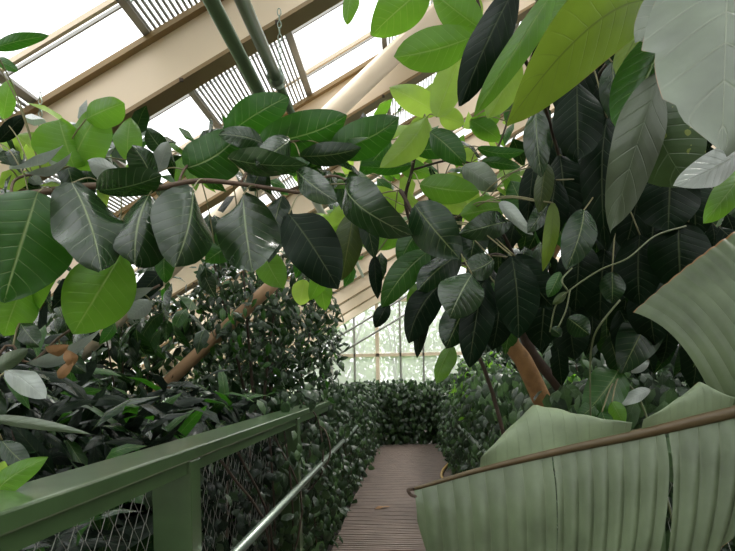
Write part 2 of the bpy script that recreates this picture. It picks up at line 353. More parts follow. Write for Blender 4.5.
# ------------------------------------------------------------------ pipes and chains
def chain(name, p, q, label):
    p, q = V(p), V(q); n = max(3, int((q-p).length/.034)); mb = MB()
    for i in range(n):
        c = p.lerp(q, (i+.5)/n); ax = V((1, 0, 0)) if i % 2 else V((0, 1, 0))
        ring = [c + V((0, 0, .021*math.sin(a))) + ax*(.010*math.cos(a)) for a in np.linspace(0, 2*math.pi, 13)]
        mb.tube(ring, .0028, 6, False)
    return tag(mb.build(name, M['steel'], None, True), label, 'chain')
p1 = thing('green_pipe', 'plain dark green pipe under the roof, left one of the pair', 'pipe', (-.79, 2.7, 3.0))
MB().tube([(-.79, .3, 3.0), (-.79, 9, 3.0)], .034, 18).build('tube', M['pipe'], p1, True)
p2 = thing('green_pipe', 'green pipe with a collar and a narrower end, right one of the pair', 'pipe', (-.66, 2.7, 3.0))
MB().tube([(-.66, .3, 3.0), (-.66, 2.98, 3.0)], .032, 18).build('tube', M['pipe'], p2, True)
MB().tube([(-.66, 2.96, 3.0), (-.66, 3.03, 3.0)], .043, 18).build('collar', M['steel'], p2, True)
MB().tube([(-.66, 3.0, 3.0), (-.66, 9, 3.0)], .022, 14).build('narrow_tube', M['pipe'], p2, True)
chain('hanging_chain', (-.66, 3.1, 3.02), (-.66, 3.1, roof(-.66)-.39), 'steel chain holding the green pipe with the collar to the roof')
c = at(28, 92, 3.0); chain('hanging_chain', (c.x, 3.1, c.z+.05), (c.x, 3.1, c.z-.26), 'short steel chain hanging below the wide tan rafter at far left')
# ------------------------------------------------------------------ railings
def railing(sx, label):
    root = thing('railing', label, 'railing', (sx*.8, 5, 0), 'green railings along the boardwalk')
    xs = lambda a, b: (min(sx*a, sx*b), max(sx*a, sx*b))
    x0, x1 = xs(.72, .878); y1 = 11.0
    MB().box((x0, -.6, 1.128), (x1, y1, 1.173)).build('top_rail', M['rail'], root, bevel=.006)
    a0, a1 = xs(.735, .75); MB().box((a0, -.6, 1.085), (a1, y1, 1.128)).build('rail_lip', M['rail'], root)
    a0, a1 = xs(.76, .84); MB().box((a0, -.6, .08), (a1, y1, .12)).build('bottom_rail', M['rail'], root)
    ys = [.02, 1.86, 3.70, 5.54, 7.38, 9.22, 10.9]
    for y in ys:
        a0, a1 = xs(.722, .852); MB().box((a0, y, G0), (a1, y+.09, 1.128)).build('post', M['rail'], root, bevel=.004)
    for i in range(len(ys)-1):
        mb = MB(); ya, yb = ys[i]+.09, ys[i+1]; p = .038
        for j, y in enumerate(np.arange(ya, yb-.01, p)):
            pts = [(sx*(.856+.004*((q+j) % 2)), min(yb, y+p*((q+j) % 2)), min(1.1, .10+q*.044)) for q in range(24)]
            mb.tube(pts, .0013, 3, False)
        mb.build('wire_mesh', M['wire'], root)
    h = MB().tube([(sx*.655, .6, .742), (sx*.655, 7.3, .742)], .021, 14); 
    h.build('handrail', M['steel'], root, True)
    for y in (1.9, 3.75, 5.6, 7.2): MB().tube(spline([(sx*.73, y, .66), (sx*.68, y, .66), (sx*.655, y, .725)], 4), .008, 8).build('bracket', M['steel'], root, True)
    return root
railing(-1, 'green railing with wire mesh left of the boardwalk, its wide top rail in plain view')
railing(1, 'green railing right of the boardwalk, almost hidden by ivy and the banana leaf')
# ------------------------------------------------------------------ A: broad-leaved fig over the left railing
A = thing('rubber_fig', 'broad-leaved fig whose long branch hung with big glossy leaves crosses above the left railing', 'plant', (-1.62, 1.75, G0))
YA = 1.6
br = spline([at(-95, 330, 1.75), at(-80, 260, 1.72), at(-40, 206, 1.62), at(20, 196, YA), at(90, 186, YA), at(150, 189, YA), at(196, 181, YA), at(240, 184, YA), at(314, 195, YA)], 8)
tw = [(at(10, 196, YA), at(18, 178, YA+.05), at(60, 170, YA+.1)), (at(178, 184, YA), at(187, 166, YA+.06), at(210, 150, YA+.1)), (at(240, 184, YA), at(262, 150, YA+.1), at(300, 140, YA+.14)), (at(290, 190, YA), at(330, 176, YA+.05), at(350, 182, YA+.05))]
MB().tube(spline([(-1.62, 1.75, G0-.05), (-1.60, 1.75, .7), br[0]], 6), [.03]*12+[.022], 12).build('trunk', M['bark'], A, True)
mb = MB(); mb.tube(br, [.014 - .009*i/len(br) for i in range(len(br))], 10)
path = list(br)
for t in tw: q = spline(t, 5); mb.tube(q, .004, 8); path += q
mb.build('branch', M['twig'], A, True)
AL = [  # base, tip, width, material, depth, k, roll, extra
 (38,192,2,302,88,'green',1.50,.1,12,{}), (72,183,101,270,66,'grey',1.45,.3,-10,dict(fold=.4,wave=.11)), (149,195,134,260,68,'grey',1.50,.45,14,dict(fold=.75)),
 (193,188,178,263,64,'grey',1.50,.4,-14,dict(fold=.7)), (243,195,252,272,64,'grey',1.52,.2,10,dict(wave=.11,fold=.5)), (289,214,338,289,54,'black',1.48,.15,0,dict(fold=.15)),
 (121,254,72,334,64,'bright',1.62,.1,8,{}), (56,252,27,314,25,'bright',1.66,.2,30,{}), (24,285,4,336,44,'bright',1.6,.1,0,{}), (56,220,34,287,30,'black',1.58,0,40,{}),
 (74,167,60,118,54,'bright',1.68,.1,20,dict(side=-.06)), (86,119,124,103,30,'bright',1.66,0,-20,{}), (72,166,100,110,42,'bright',1.7,.1,-30,{}), (56,168,14,134,42,'lime',1.8,.2,0,{}), (-2,142,25,115,15,'black',1.7,0,0,{}),
 (3,119,11,79,17,'bright',1.7,0,0,{}), (-6,48,48,36,15,'green',1.5,0,0,{}), (-6,58,18,71,12,'green',1.6,0,0,{}), (10,169,64,150,8,'pale',1.62,.5,62,{}), (24,173,72,160,7,'pale',1.6,.5,62,{}),
 (128,160,131,118,28,'bright',1.78,-.2,0,{}), (164,152,147,129,20,'grey',1.72,.6,0,{}), (157,173,169,143,17,'pale',1.66,.3,30,{}), (152,180,134,146,30,'grey',1.62,.6,20,dict(fold=.5)),
 (186,168,240,131,50,'green',1.66,-.1,-10,dict(side=.1)), (224,137,290,96,36,'green',1.76,-.1,0,{}), (263,143,220,133,22,'grey',1.68,.5,20,{}), (260,142,348,116,44,'green',1.72,-.1,8,dict(side=.05)),
 (296,154,334,127,28,'green',1.8,0,0,{}), (330,151,400,117,40,'green',1.76,-.1,6,dict(side=.05)), (312,156,345,130,26,'black',1.78,0,0,{}), (290,140,256,165,30,'grey',1.62,.6,10,dict(fold=.4)), (228,158,302,169,26,'grey',1.6,.4,30,dict(wave=.06)),
 (300,156,361,149,24,'dark',1.68,0,10,dict(wave=.05)), (297,171,336,201,28,'grey',1.55,.6,0,{}), (345,184,406,236,42,'grey',1.55,.4,25,dict(bend=.24)), (262,250,282,288,30,'bright',1.75,.1,0,{}), (215,248,240,240,30,'green',1.7,.1,0,dict(side=-.1)),
 (172,232,164,282,24,'green',1.7,.1,20,{}), (240,238,205,262,26,'green',1.72,.2,0,{}), (98,190,160,178,30,'grey',1.56,.5,35,{}), (120,176,88,160,22,'pale',1.66,.6,30,{}), (205,168,232,150,24,'dark',1.74,0,0,{}), (282,196,268,262,30,'dark',1.66,.1,30,{}), (362,200,374,258,22,'dark',1.6,.1,10,dict(wave=.05)), (354,210,342,278,30,'olive',1.64,.1,0,{}), (222,172,200,152,24,'green',1.8,0,0,{}), (262,168,250,190,20,'dark',1.66,.2,0,{}), (110,262,150,240,26,'dark',1.74,.2,0,{}), (20,198,-20,240,40,'green',1.64,.2,0,{})]
bases = [leaf(A, *x[:5], x[5], x[6], x[7], x[8], **x[9]) for x in AL]
petioles(bases, path, .002, .45)
def fill(name, mats, parent, n, x, y, Y, size, ratio, w=None, drp=(0, -.1, -.8), nrm=(0, -.5, .7), jit=.5):
    P = [at(random.uniform(*x), random.uniform(*y), random.uniform(*Y)) for _ in range(n)]
    scatter(name, mats, parent, np.array([tuple(p) for p in P]), size, ratio, nrm, drp, w, jit)
fill('small_foliage', ['bright', 'grey', 'pale', 'lime', 'dark'], A, 60, (-40, 130), (125, 190), (1.75, 2.1), (.09, .17), .5, [.35, .2, .1, .15, .2], (.3, 0, -.2))
fill('small_foliage', ['green', 'dark', 'grey', 'bright'], A, 55, (130, 350), (135, 185), (1.75, 2.1), (.09, .17), .5, [.3, .3, .2, .2], (.3, 0, -.2))
fill('small_foliage', ['dark', 'green', 'grey', 'black'], A, 90, (-60, 240), (210, 330), (1.9, 2.6), (.09, .18), .5, [.35, .25, .2, .2])
# ------------------------------------------------------------------ C/B: dark fig tree on the right with hanging leaves
C0 = (.85, 2.6, G0)
C = thing('fig_tree', 'fig tree with orange-brown trunk and a heavy curtain of dark hanging leaves', 'tree', C0)
tr = spline([(.85, 2.6, G0-.05), at(572, 470, 2.6), at(541, 398, 2.55), at(524, 362, 2.5), at(510, 335, 2.5), at(530, 290, 2.6), at(590, 180, 2.4), at(640, 40, 2.0), at(620, -120, 1.7)], 7)
MB().tube(tr, [.043+.006*math.sin(i*2.3)+.004*math.sin(i*5.1) for i in range(14)] + [.043 - .022*i/43 for i in range(len(tr)-14)], 14).build('trunk', M['orange_bark'], C, True)
pb = [spline(p, 6) for p in ([at(520, 270, 2.3), at(500, 230, 1.9), at(470, 215, 1.7), at(425, 225, 1.6), at(400, 190, 1.6)], [at(560, 160, 2.0), at(540, 90, 1.7), at(520, 40, 1.5), at(580, 38, 1.5), at(500, 40, 1.5)],
      [at(580, 100, 1.95), at(610, 60, 1.6), at(655, 0, 1.4)], [at(560, 160, 2.0), at(600, 200, 1.7), at(660, 180, 1.6), at(690, 215, 1.6)], [at(520, 270, 2.3), at(500, 255, 1.9), at(470, 262, 1.75), at(440, 270, 1.7)])]
mb = MB(); path = list(tr)
for p in pb: mb.tube(p, .006, 8); path += p
mb.tube(spline([(1.0, 2.75, G0), at(592, 450, 2.7), at(562, 392, 2.7), at(528, 345, 2.7), at(520, 290, 2.7), at(560, 200, 2.6)], 6), .026, 10); mb.build('branch', M['bark'], C, True)
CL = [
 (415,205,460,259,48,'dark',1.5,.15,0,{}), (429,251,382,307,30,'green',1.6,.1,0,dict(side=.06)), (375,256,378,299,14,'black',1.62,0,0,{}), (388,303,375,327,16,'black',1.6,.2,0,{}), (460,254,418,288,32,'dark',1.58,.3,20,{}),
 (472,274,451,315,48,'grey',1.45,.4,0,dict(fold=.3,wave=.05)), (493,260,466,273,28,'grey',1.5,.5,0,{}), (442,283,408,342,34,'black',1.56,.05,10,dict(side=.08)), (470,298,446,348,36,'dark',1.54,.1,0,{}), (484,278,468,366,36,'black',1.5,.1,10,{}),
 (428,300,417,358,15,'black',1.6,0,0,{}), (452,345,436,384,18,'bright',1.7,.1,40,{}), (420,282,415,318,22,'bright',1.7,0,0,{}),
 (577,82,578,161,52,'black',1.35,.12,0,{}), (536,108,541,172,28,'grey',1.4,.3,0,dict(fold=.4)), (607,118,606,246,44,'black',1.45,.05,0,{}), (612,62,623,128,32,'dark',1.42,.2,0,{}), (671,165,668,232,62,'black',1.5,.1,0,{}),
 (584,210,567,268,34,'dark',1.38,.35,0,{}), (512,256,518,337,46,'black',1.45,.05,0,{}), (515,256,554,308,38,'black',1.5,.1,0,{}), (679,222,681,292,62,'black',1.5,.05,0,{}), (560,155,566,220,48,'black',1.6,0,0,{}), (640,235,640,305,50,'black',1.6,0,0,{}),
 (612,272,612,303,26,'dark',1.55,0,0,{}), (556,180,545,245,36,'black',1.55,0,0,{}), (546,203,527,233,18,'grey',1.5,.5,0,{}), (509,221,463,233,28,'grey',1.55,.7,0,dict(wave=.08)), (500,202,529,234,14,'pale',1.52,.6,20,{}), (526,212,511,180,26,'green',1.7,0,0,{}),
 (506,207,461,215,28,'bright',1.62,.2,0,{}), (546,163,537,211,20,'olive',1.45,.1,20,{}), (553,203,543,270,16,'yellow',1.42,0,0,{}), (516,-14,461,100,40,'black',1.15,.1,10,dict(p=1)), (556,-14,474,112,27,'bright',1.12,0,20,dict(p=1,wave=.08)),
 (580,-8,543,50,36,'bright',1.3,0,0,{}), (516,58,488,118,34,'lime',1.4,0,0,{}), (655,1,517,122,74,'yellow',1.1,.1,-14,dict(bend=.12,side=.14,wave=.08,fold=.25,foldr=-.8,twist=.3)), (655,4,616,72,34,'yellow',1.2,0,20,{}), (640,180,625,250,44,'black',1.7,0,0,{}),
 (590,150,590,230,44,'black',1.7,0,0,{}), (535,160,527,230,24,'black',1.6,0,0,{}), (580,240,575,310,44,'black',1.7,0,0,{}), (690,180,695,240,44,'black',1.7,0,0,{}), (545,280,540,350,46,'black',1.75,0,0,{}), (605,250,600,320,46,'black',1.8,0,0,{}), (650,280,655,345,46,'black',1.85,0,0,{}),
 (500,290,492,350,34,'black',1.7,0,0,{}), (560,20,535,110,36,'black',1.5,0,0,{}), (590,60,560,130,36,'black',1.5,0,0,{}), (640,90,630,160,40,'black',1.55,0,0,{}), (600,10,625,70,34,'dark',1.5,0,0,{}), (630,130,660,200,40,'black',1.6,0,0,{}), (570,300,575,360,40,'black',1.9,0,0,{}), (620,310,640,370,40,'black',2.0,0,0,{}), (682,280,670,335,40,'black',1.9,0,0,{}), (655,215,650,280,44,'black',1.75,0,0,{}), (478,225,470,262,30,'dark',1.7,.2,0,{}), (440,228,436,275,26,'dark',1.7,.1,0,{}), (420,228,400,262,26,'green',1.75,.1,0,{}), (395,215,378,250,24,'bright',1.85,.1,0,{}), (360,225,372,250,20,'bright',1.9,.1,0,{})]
bases = [leaf(C, *x[:5], x[5], x[6], x[7], x[8], **x[9]) for x in CL]
petioles(bases, path, .002, .4)
P = np.stack([RNG.uniform(.5, 1.9, 380), RNG.uniform(1.9, 3.2, 380), RNG.uniform(1.5, 3.2, 380)], 1); P = P[P[:, 0]/P[:, 1] > .23]
scatter('hanging_foliage', ['black', 'dark'], C, P, (.15, .25), .5, (-.2, -1, .2), (0, 0, -1), [.7, .3], .3)
P, d = blob(420, (1.1, 1.6, 3.25), (1.3, 1.4, .55), .1); P = P[P[:, 2] > EYE + .70*P[:, 1] + .12]
scatter('shade_crown', ['dark', 'green'], C, P, (.18, .28), .5, (0, 0, 1), (0, 0, -.3))  # leaves above the view, added to shade the hanging ones
# ------------------------------------------------------------------ D: lime-leaved young tree in the upper middle
D = thing('fig_sapling', 'young fig with translucent lime-green leaves on a thin dark stem under the roof', 'tree', (.62, 2.3, G0))
sp = spline([(.62, 2.3, G0), at(500, 420, 2.2), at(450, 300, 2.1), at(408, 215, 2.0), at(412, 170, 1.95), at(425, 118, 1.9), at(436, 100, 1.9)], 7)
s2 = spline([at(436, 100, 1.9), at(470, 60, 1.75), at(482, 25, 1.6), at(470, -25, 1.6)], 6); s3 = spline([at(412, 170, 1.95), at(450, 160, 1.95), at(490, 160, 2.0), at(515, 100, 2.1)], 6); s4 = spline([at(470, -25, 1.6), at(420, -40, 1.55), at(360, -30, 1.5)], 5)
mb = MB(); mb.tube(sp, [.009-.005*i/len(sp) for i in range(len(sp))], 8); mb.tube(s2, .004, 8); mb.tube(s3, .004, 8); mb.tube(s4, .005, 8); mb.build('stem', M['bark'], D, True)
DL = [(437,113,389,87,28,'lime',1.85,0,0,{}), (430,113,447,80,28,'lime',1.95,0,0,{}), (437,117,466,46,32,'lime',1.75,0,0,{}), (426,117,380,167,27,'lime',1.75,.1,20,dict(side=-.1)), (426,117,416,147,24,'lime',1.9,0,0,{}),
 (479,34,396,57,42,'bright',1.5,.1,0,dict(p=1.1)), (427,-14,373,34,44,'bright',1.45,0,0,{}), (353,-10,346,23,16,'bright',1.5,0,30,{}), (482,30,430,-10,38,'bright',1.55,0,0,{}), (482,18,452,-6,24,'lime',1.65,0,0,{}),
 (440,116,464,124,22,'lime',1.85,.1,0,{}), (413,150,387,156,20,'dark',1.85,0,0,{}), (430,132,463,162,28,'green',1.8,.4,0,{}), (411,165,360,166,16,'green',1.9,0,0,{}), (414,151,457,150,20,'green',1.9,0,0,{}), (420,184,479,192,30,'bright',1.7,.1,0,dict(bend=.2)),
 (464,165,496,189,27,'sage',1.75,.5,0,{}), (478,148,525,151,13,'green',1.9,0,0,dict(side=.08)), (482,161,521,167,12,'green',1.9,0,0,{}), (470,120,500,140,22,'bright',2.1,0,0,{}), (455,150,478,165,20,'lime',2.1,0,0,{}), (400,165,430,175,20,'bright',2.1,0,0,{}),
 (445,175,480,200,22,'lime',2.1,0,0,{}), (440,200,470,210,20,'lime',2.1,0,0,{}), (405,200,370,215,24,'lime',2.15,0,0,{}), (405,205,345,198,30,'lime',2.2,0,0,{}), (360,205,322,240,26,'lime',2.2,0,0,{}), (345,225,316,262,22,'lime',2.2,0,0,{}), (405,225,380,250,20,'bright',2.1,0,0,{}), (330,255,310,300,20,'bright',2.2,0,0,{}), (305,280,300,305,22,'lime',2.3,0,0,{}), (318,270,325,310,22,'bright',2.3,0,0,{}), (420,225,445,250,20,'bright',2.1,0,0,{}), (500,115,470,128,18,'bright',2.1,0,0,{}), (515,95,508,125,16,'green',2.1,0,0,{}), (505,175,525,195,20,'bright',2.1,0,0,{}), (390,140,360,175,22,'green',2.0,0,0,{}), (345,175,322,200,24,'green',2.1,0,0,{})]
bases = [leaf(D, *x[:5], x[5], x[6], x[7], x[8], **x[9]) for x in DL]
petioles(bases, sp+s2+s3+s4, .002, .35)
fill('small_foliage', ['lime', 'bright', 'green', 'dark'], D, 85, (345, 520), (115, 205), (2.1, 2.6), (.09, .17), .5, [.35, .3, .25, .1], (.2, 0, -.3))
fill('small_foliage', ['lime', 'bright', 'green', 'dark'], D, 60, (300, 470), (200, 260), (2.2, 2.8), (.09, .18), .5, [.2, .25, .25, .3])
fill('small_foliage', ['dark', 'black', 'green'], C, 60, (470, 560), (205, 315), (2.1, 2.7), (.12, .2), .5, [.4, .4, .2], (0, 0, -1))
# ------------------------------------------------------------------ giant sage leaves at upper right
E = thing('giant_leaved_climber', 'climber with huge wavy sage-grey leaves in the upper right corner', 'plant', (1.05, .95, G0))
es = spline([(1.05, .95, G0), (1.02, .97, .8), (.92, 1.0, 1.6), at(760, 60, 1.05), at(735, -60, .95)], 7)
MB().tube(es, .014, 10).build('stem', M['vine'], E, True)
EL = [(728,-50,722,150,128,'sage',.80,.65,-6,dict(wave=.05,p=.75,q=.5,lobes=.2,fold=.12,tip=.1,nv=36,twist=.1,curl=0)), (668,30,622,132,70,'green',1.0,.1,10,dict(wave=.05)), (648,95,688,184,84,'spotted',.98,.15,0,dict(wave=.04,p=.8,side=.05)), (662,72,614,228,50,'sage_dark',.95,.0,-10,dict(wave=.12)),
 (745,148,679,183,34,'pale',.9,.5,0,dict(wave=.06)), (745,170,708,218,30,'bright',1.2,.3,0,{}), (700,-20,640,40,60,'sage',.95,.3,0,{})]
bases = [leaf(E, *x[:5], x[5], x[6], x[7], x[8], **x[9]) for x in EL]
petioles(bases, es, .004, .5)
# ------------------------------------------------------------------ thin climbing vine across the dark leaves
vn = thing('climbing_vine', 'thin pale vine stem looping across the dark hanging leaves on the right', 'vine', at(640, 255, 1.3))
mb = MB(); mb.tube(spline([at(686, 226, 1.36), at(655, 236, 1.33), at(628, 258, 1.3), at(600, 270, 1.3), at(570, 290, 1.3), at(556, 305, 1.32), at(550, 332, 1.34)], 6), .0019, 8)
mb.tube(spline([at(570, 290, 1.3), at(566, 310, 1.3), at(558, 328, 1.3)], 5), .0019, 8); mb.tube(spline([at(568, 291, 1.3), at(562, 280, 1.3), at(572, 268, 1.33)], 5), .002, 8)
mb.tube(spline([at(620, 300, 1.4), at(600, 325, 1.4), at(592, 345, 1.45), at(590, 380, 1.5), at(592, 470, 1.6)], 5), .0025, 8)
mb.build('stem', M['vine'], vn, True)
for x in ((566,292,553,304,9,'olive'), (560,272,548,297,16,'green'), (552,328,562,336,12,'dark'), (568,318,590,335,24,'dark')): leaf(vn, *x, 1.31)
# ------------------------------------------------------------------ banana
B = thing('banana_plant', 'banana plant right of the boardwalk with broad ribbed leaves hanging into the lower right corner', 'plant', (1.25, .80, G0))
MB().tube(spline([(1.25, .80, G0), (1.24, .8, .5), (1.22, .8, 1.0), (1.1, .78, 1.25)], 6), [.07]*12+[.06, .055, .05, .045, .04, .03, .02], 14).build('stalk', M['stalk'], B, True)
def ribs(mb_pts, nu, nv): pass
def patch(name, Pf, nu, nv, mat, parent, cnt=13):
    vs, uv, fs = [], [], []
    for i in range(nu+1):
        for j in range(nv+1):
            vs.append(tuple(Pf(i/nu, j/nv))); uv.append((.5+.5*j/nv, i/nu*cnt/13))
    for i in range(nu):
        for j in range(nv): a = i*(nv+1)+j; fs.append((a, a+1, a+nv+2, a+nv+1))
    return link(name, mesh_uv(name, vs, uv, fs), mat, parent)
mrib = spline([at(414, 489, 1.22), at(480, 470, 1.14), at(560, 451, 1.05), at(640, 434, .97), at(735, 412, .89), at(840, 388, .82), (1.0, .79, 1.32), (1.1, .78, 1.25)], 10)
def mr(s):                              # point on the midrib by fraction of the seen run (pixel tip to beyond the right border)
    k = max(0, min(len(mrib)-1.001, s*50)); i = int(k); return mrib[i].lerp(mrib[i+1], k-i)
MB().tube(mrib, [.004 + .009*min(1, i/50) for i in range(len(mrib))], 10).build('midrib', M['midrib'], B, True)
MB().tube(spline([mrib[0], at(408, 490, 1.2), at(411, 495, 1.2), at(416, 497, 1.2), at(418, 504, 1.2)], 4), .0035, 8).build('dry_tip', M['bark'], B, True)
def lower(s0, s1, ph, sk=0, cnt=13):
    def f(u, v):
        s = s0+(s1-s0)*u; m = mr(s)
        wd = .30*min(1, (s/.12+.08))**.6 + .02*math.sin(ph+u*3) - .10*max(0, min(1, (s-.64)/.2))**1.3
        pl = .009*abs(math.cos(math.pi*cnt*u))*min(1, v*5)
        dr = V((.08-.38*s+sk*v, -.06*math.sin(v*2.6)-.02, -1)).normalized()
        g = (V((.1, -.30, .0)))*(math.sin(min(1, v*1.0)*math.pi)*.16)
        return m + dr*(wd*v) + g*wd + V((0, -1, .2))*pl + V((0, -.012, .0))*(v*5 if v < .2 else 1)
    return f
for a, b, ph, sk, cn in ((.0, .378, 0, 0, 8), (.381, .654, 1.1, -.02, 7), (.662, .99, 2.3, .02, 8)): patch('lower_blade', lower(a, b, ph, sk, cn), cn*10, 12, M['banana'], B, cn)
def upper(s0, s1, top, wmax):
    def f(u, v):
        s = s0+(s1-s0)*u; m = mr(s); w = wmax*top(u)
        return m + V((-.04, .55, .80)).normalized()*(w*v) + V((0, -.6, 1)).normalized()*(.03*math.sin(v*2.5)) + V((0, -.7, .7))*(.002*math.sin(s*95)*v)
    return f
patch('upper_blade', upper(.20, .575, lambda u: max(.02, min(1, u/.42)**.8*min(1, (1-u)/.58)**1.0), .096), 34, 10, M['banana'], B)
patch('upper_blade', upper(.60, .79, lambda u: max(.02, min(u/.75, (1-u)/.25)), .052), 24, 10, M['banana'], B)
# second leaf, its margin upper left, veins running down to the right
def second(u, v):
    a = at(752, 222, 1.02).lerp(at(633, 314, 1.12), u) + V((0, -.02*math.sin(math.pi*u), .012*math.sin(math.pi*u)))
    e = at(905, 400, .80).lerp(at(724, 425, .98), u); p = a.lerp(e, v) + (at(690, 338, 1.05)-at(678, 368, 1.05))*(u*u*4*v*(1-v)*.2)
    n = V((-.25, -.75, .6)).normalized()
    return p + n*(.045*math.sin(math.pi*min(1, v*.95+.03))*(.6+.4*u)) + n*(.0032*abs(math.cos(u*10.4*math.pi)))
def second_mesh():
    vs, uv, fs = [], [], []; nu, nv = 100, 16
    for i in range(nu+1):
        for j in range(nv+1): vs.append(tuple(second(i/nu, j/nv))); uv.append((.5*j/nv, i/nu*.8))
    for i in range(nu):
        for j in range(nv): a = i*(nv+1)+j; fs.append((a, a+nv+1, a+nv+2, a+1))
    return mesh_uv('leaf_blade', vs, uv, fs)
link('leaf_blade', second_mesh(), M['banana'], B)
MB().tube(spline([second(1, 1), second(.66, 1), second(.33, 1), second(0, 1), (.92, .80, 1.24), (1.1, .78, 1.22)], 5), [.004+.008*i/25 for i in range(26)], 10).build('midrib', M['midrib'], B, True)
# ------------------------------------------------------------------ lower left plants
def small_plant(name, label, cat, loc, leaves, stem, mat='vine', r=.004, group=None):
    o = thing(name, label, cat, loc, group); mb = MB(); path = []
    for s in stem: q = spline(s, 5); mb.tube(q, r, 8); path += q
    bs = [leaf(o, *x[:5], x[5], x[6], x[7] if len(x) > 7 else .2, x[8] if len(x) > 8 else 0, **(x[9] if len(x) > 9 else {})) for x in leaves]
    petioles(bs, path, r*.6, .6); mb.build('stem', M[mat], o, True); return o
small_plant('foliage_plant', 'plant with one pale shiny leaf among narrow leaves behind the left railing', 'plant', (-1.45, 1.55, G0),
  [(8,370,44,398,26,'pale',1.45,.5,0,dict(fold=.4)), (-12,419,89,434,12,'sage',1.35,.2,20,dict(p=.7)), (28,364,100,331,14,'pale',1.6,.4,40,dict(bend=.15)), (-8,372,26,350,16,'sage',1.5,.4,0,{}), (0,390,-20,440,26,'dark',1.5,.2,0,{}), (2,440,28,466,22,'dark',1.4,.3,0,{}), (60,350,85,372,20,'dark',1.7,.2,0,{}), (20,322,38,345,22,'grey',1.6,.4,0,{}), (112,300,134,285,20,'grey',1.75,.5,0,{}), (100,302,150,290,16,'pale',1.75,.6,20,{}), (150,300,128,318,18,'pale',1.8,.5,0,{})],
  [[(-1.45, 1.55, G0), (-1.42, 1.55, .8), at(-5, 360, 1.55), at(30, 363, 1.6), at(70, 330, 1.7), at(160, 285, 1.8)], [(-1.45, 1.55, G0), at(-30, 450, 1.45), at(-12, 418, 1.38)]], 'twig')
small_plant('foliage_plant', 'bright green leaf curling over the near end of the left top rail', 'plant', (-1.12, 1.2, G0),
  [(-2,494,44,458,26,'bright',1.22,.2,-20,dict(bend=.2)), (-4,485,4,462,14,'lime',1.2,.1,0,{})], [[(-1.12, 1.2, G0), (-1.1, 1.2, .7), at(-20, 520, 1.22), at(-2, 494, 1.22)]])
for i, (bx, by, tx, ty) in enumerate(((70,372,46,350), (66,378,48,362), (72,366,60,346), (58,390,70,372))):
    pass
dl = thing('dry_leaf', 'curled brown dry leaf caught among dark leaves at the left', 'leaf', at(60, 362, 1.45)); leaf(dl, 46,350,68,346,13,'dry',1.45,.2,30,name='blade',bend=.3); leaf(dl, 68,350,72,366,13,'dry',1.45,.2,-20,name='blade',bend=.3,curl=.3); leaf(dl, 58,378,72,362,10,'dry',1.45,.2,-20,name='blade')
dl = thing('dry_leaf', 'small brown leaf lying on the boardwalk near the left edge', 'leaf', (-.27, 5.9, .004))
vs, uv, fs = leaf_geo(V((-.36, 5.85, .006)), V((-.20, 5.95, .006)), .07, V((0, 0, 1)), bend=.08, fold=.1); link('blade', mesh_uv('blade', vs, uv, fs), M['dry'], dl)
# heart-leaved plant on the right
small_plant('heart_leaved_plant', 'plant with big dull heart-shaped leaves under the hanging leaves on the right', 'plant', (1.15, 2.0, G0),
  [(618,371,584,414,42,'green',1.9,.4,0,dict(p=.6)), (650,318,622,372,44,'dark',1.9,.2,0,dict(p=.6)), (598,404,578,420,18,'green',1.85,.3,0,{}), (612,402,624,424,18,'bright',1.8,.2,0,{}), (602,412,612,436,16,'green',1.8,.2,0,{}), (650,390,622,404,14,'pale',1.9,.4,0,{}), (648,360,632,372,12,'pale',2,.3,0,{})],
  [[(1.15, 2.0, G0), at(660, 470, 1.95), at(640, 400, 1.95), at(620, 368, 1.92), at(655, 315, 1.95)]])
# ------------------------------------------------------------------ ivy and hedges
def ivy(name, label, cat, P, nrm, size, ratio, mats, w, stems, drp=(0, 0, -1), jit=.5, loc=(0, 0, 0)):
    o = thing(name, label, cat, loc)
    scatter('foliage', mats, o, P, size, ratio, nrm, drp, w, jit)
    mb = MB()
    for s in stems: mb.tube(spline(s, 4), .006, 6)
    mb.build('stem', M['bark'], o, True); return o
def rnd(a, b, n): return RNG.uniform(a, b, n)
n = 8500; y = 3.3 + (11.2-3.3)*rnd(0, 1, n)**.9; dens = np.clip((y-3.2)/1.5, 0, 1)
z = rnd(-.05, 1.30, n) - .0; x = -.80 + rnd(-.18, .12, n)*1 + np.clip((y-4)/7, 0, 1)*.12*rnd(0, 1, n) + (rnd(0, 1, n) < .25)*.08
keep = (rnd(0, 1, n) < .25 + .75*dens) & ~((np.abs(z-1.15) < .09) & (y < 5.8) & (rnd(0, 1, n) < .93))
P = np.stack([x, y, z], 1)[keep]
st = [[(-.78+random.uniform(-.08, .12), yy, G0), (-.72+random.uniform(-.08, .1), yy+random.uniform(-.3, .3), .6), (-.8, yy+random.uniform(-.4, .4), 1.05 if yy < 6 else 1.2)] for yy in np.arange(2.6, 11, .3)]
st += [[at(318, 425, 4.3), at(326, 432, 4.2), at(330, 455, 4.15), at(318, 480, 4.1)], [at(300, 400, 4.4), at(318, 420, 4.3), at(322, 470, 4.2), at(300, 500, 4.0)]]
ivy('ivy', 'dark ivy growing thick through the left railing beyond its second post', 'ivy', P, (.7, -.5, .5), (.06, .12), .62, ['ivy', 'ivy_light', 'small'], [.6, .2, .2], st, loc=(-.8, 6, 0))
n = 700; P = np.stack([-.83+rnd(-.12, .04, n), rnd(1.95, 3.6, n), rnd(0, 1.05, n)], 1)
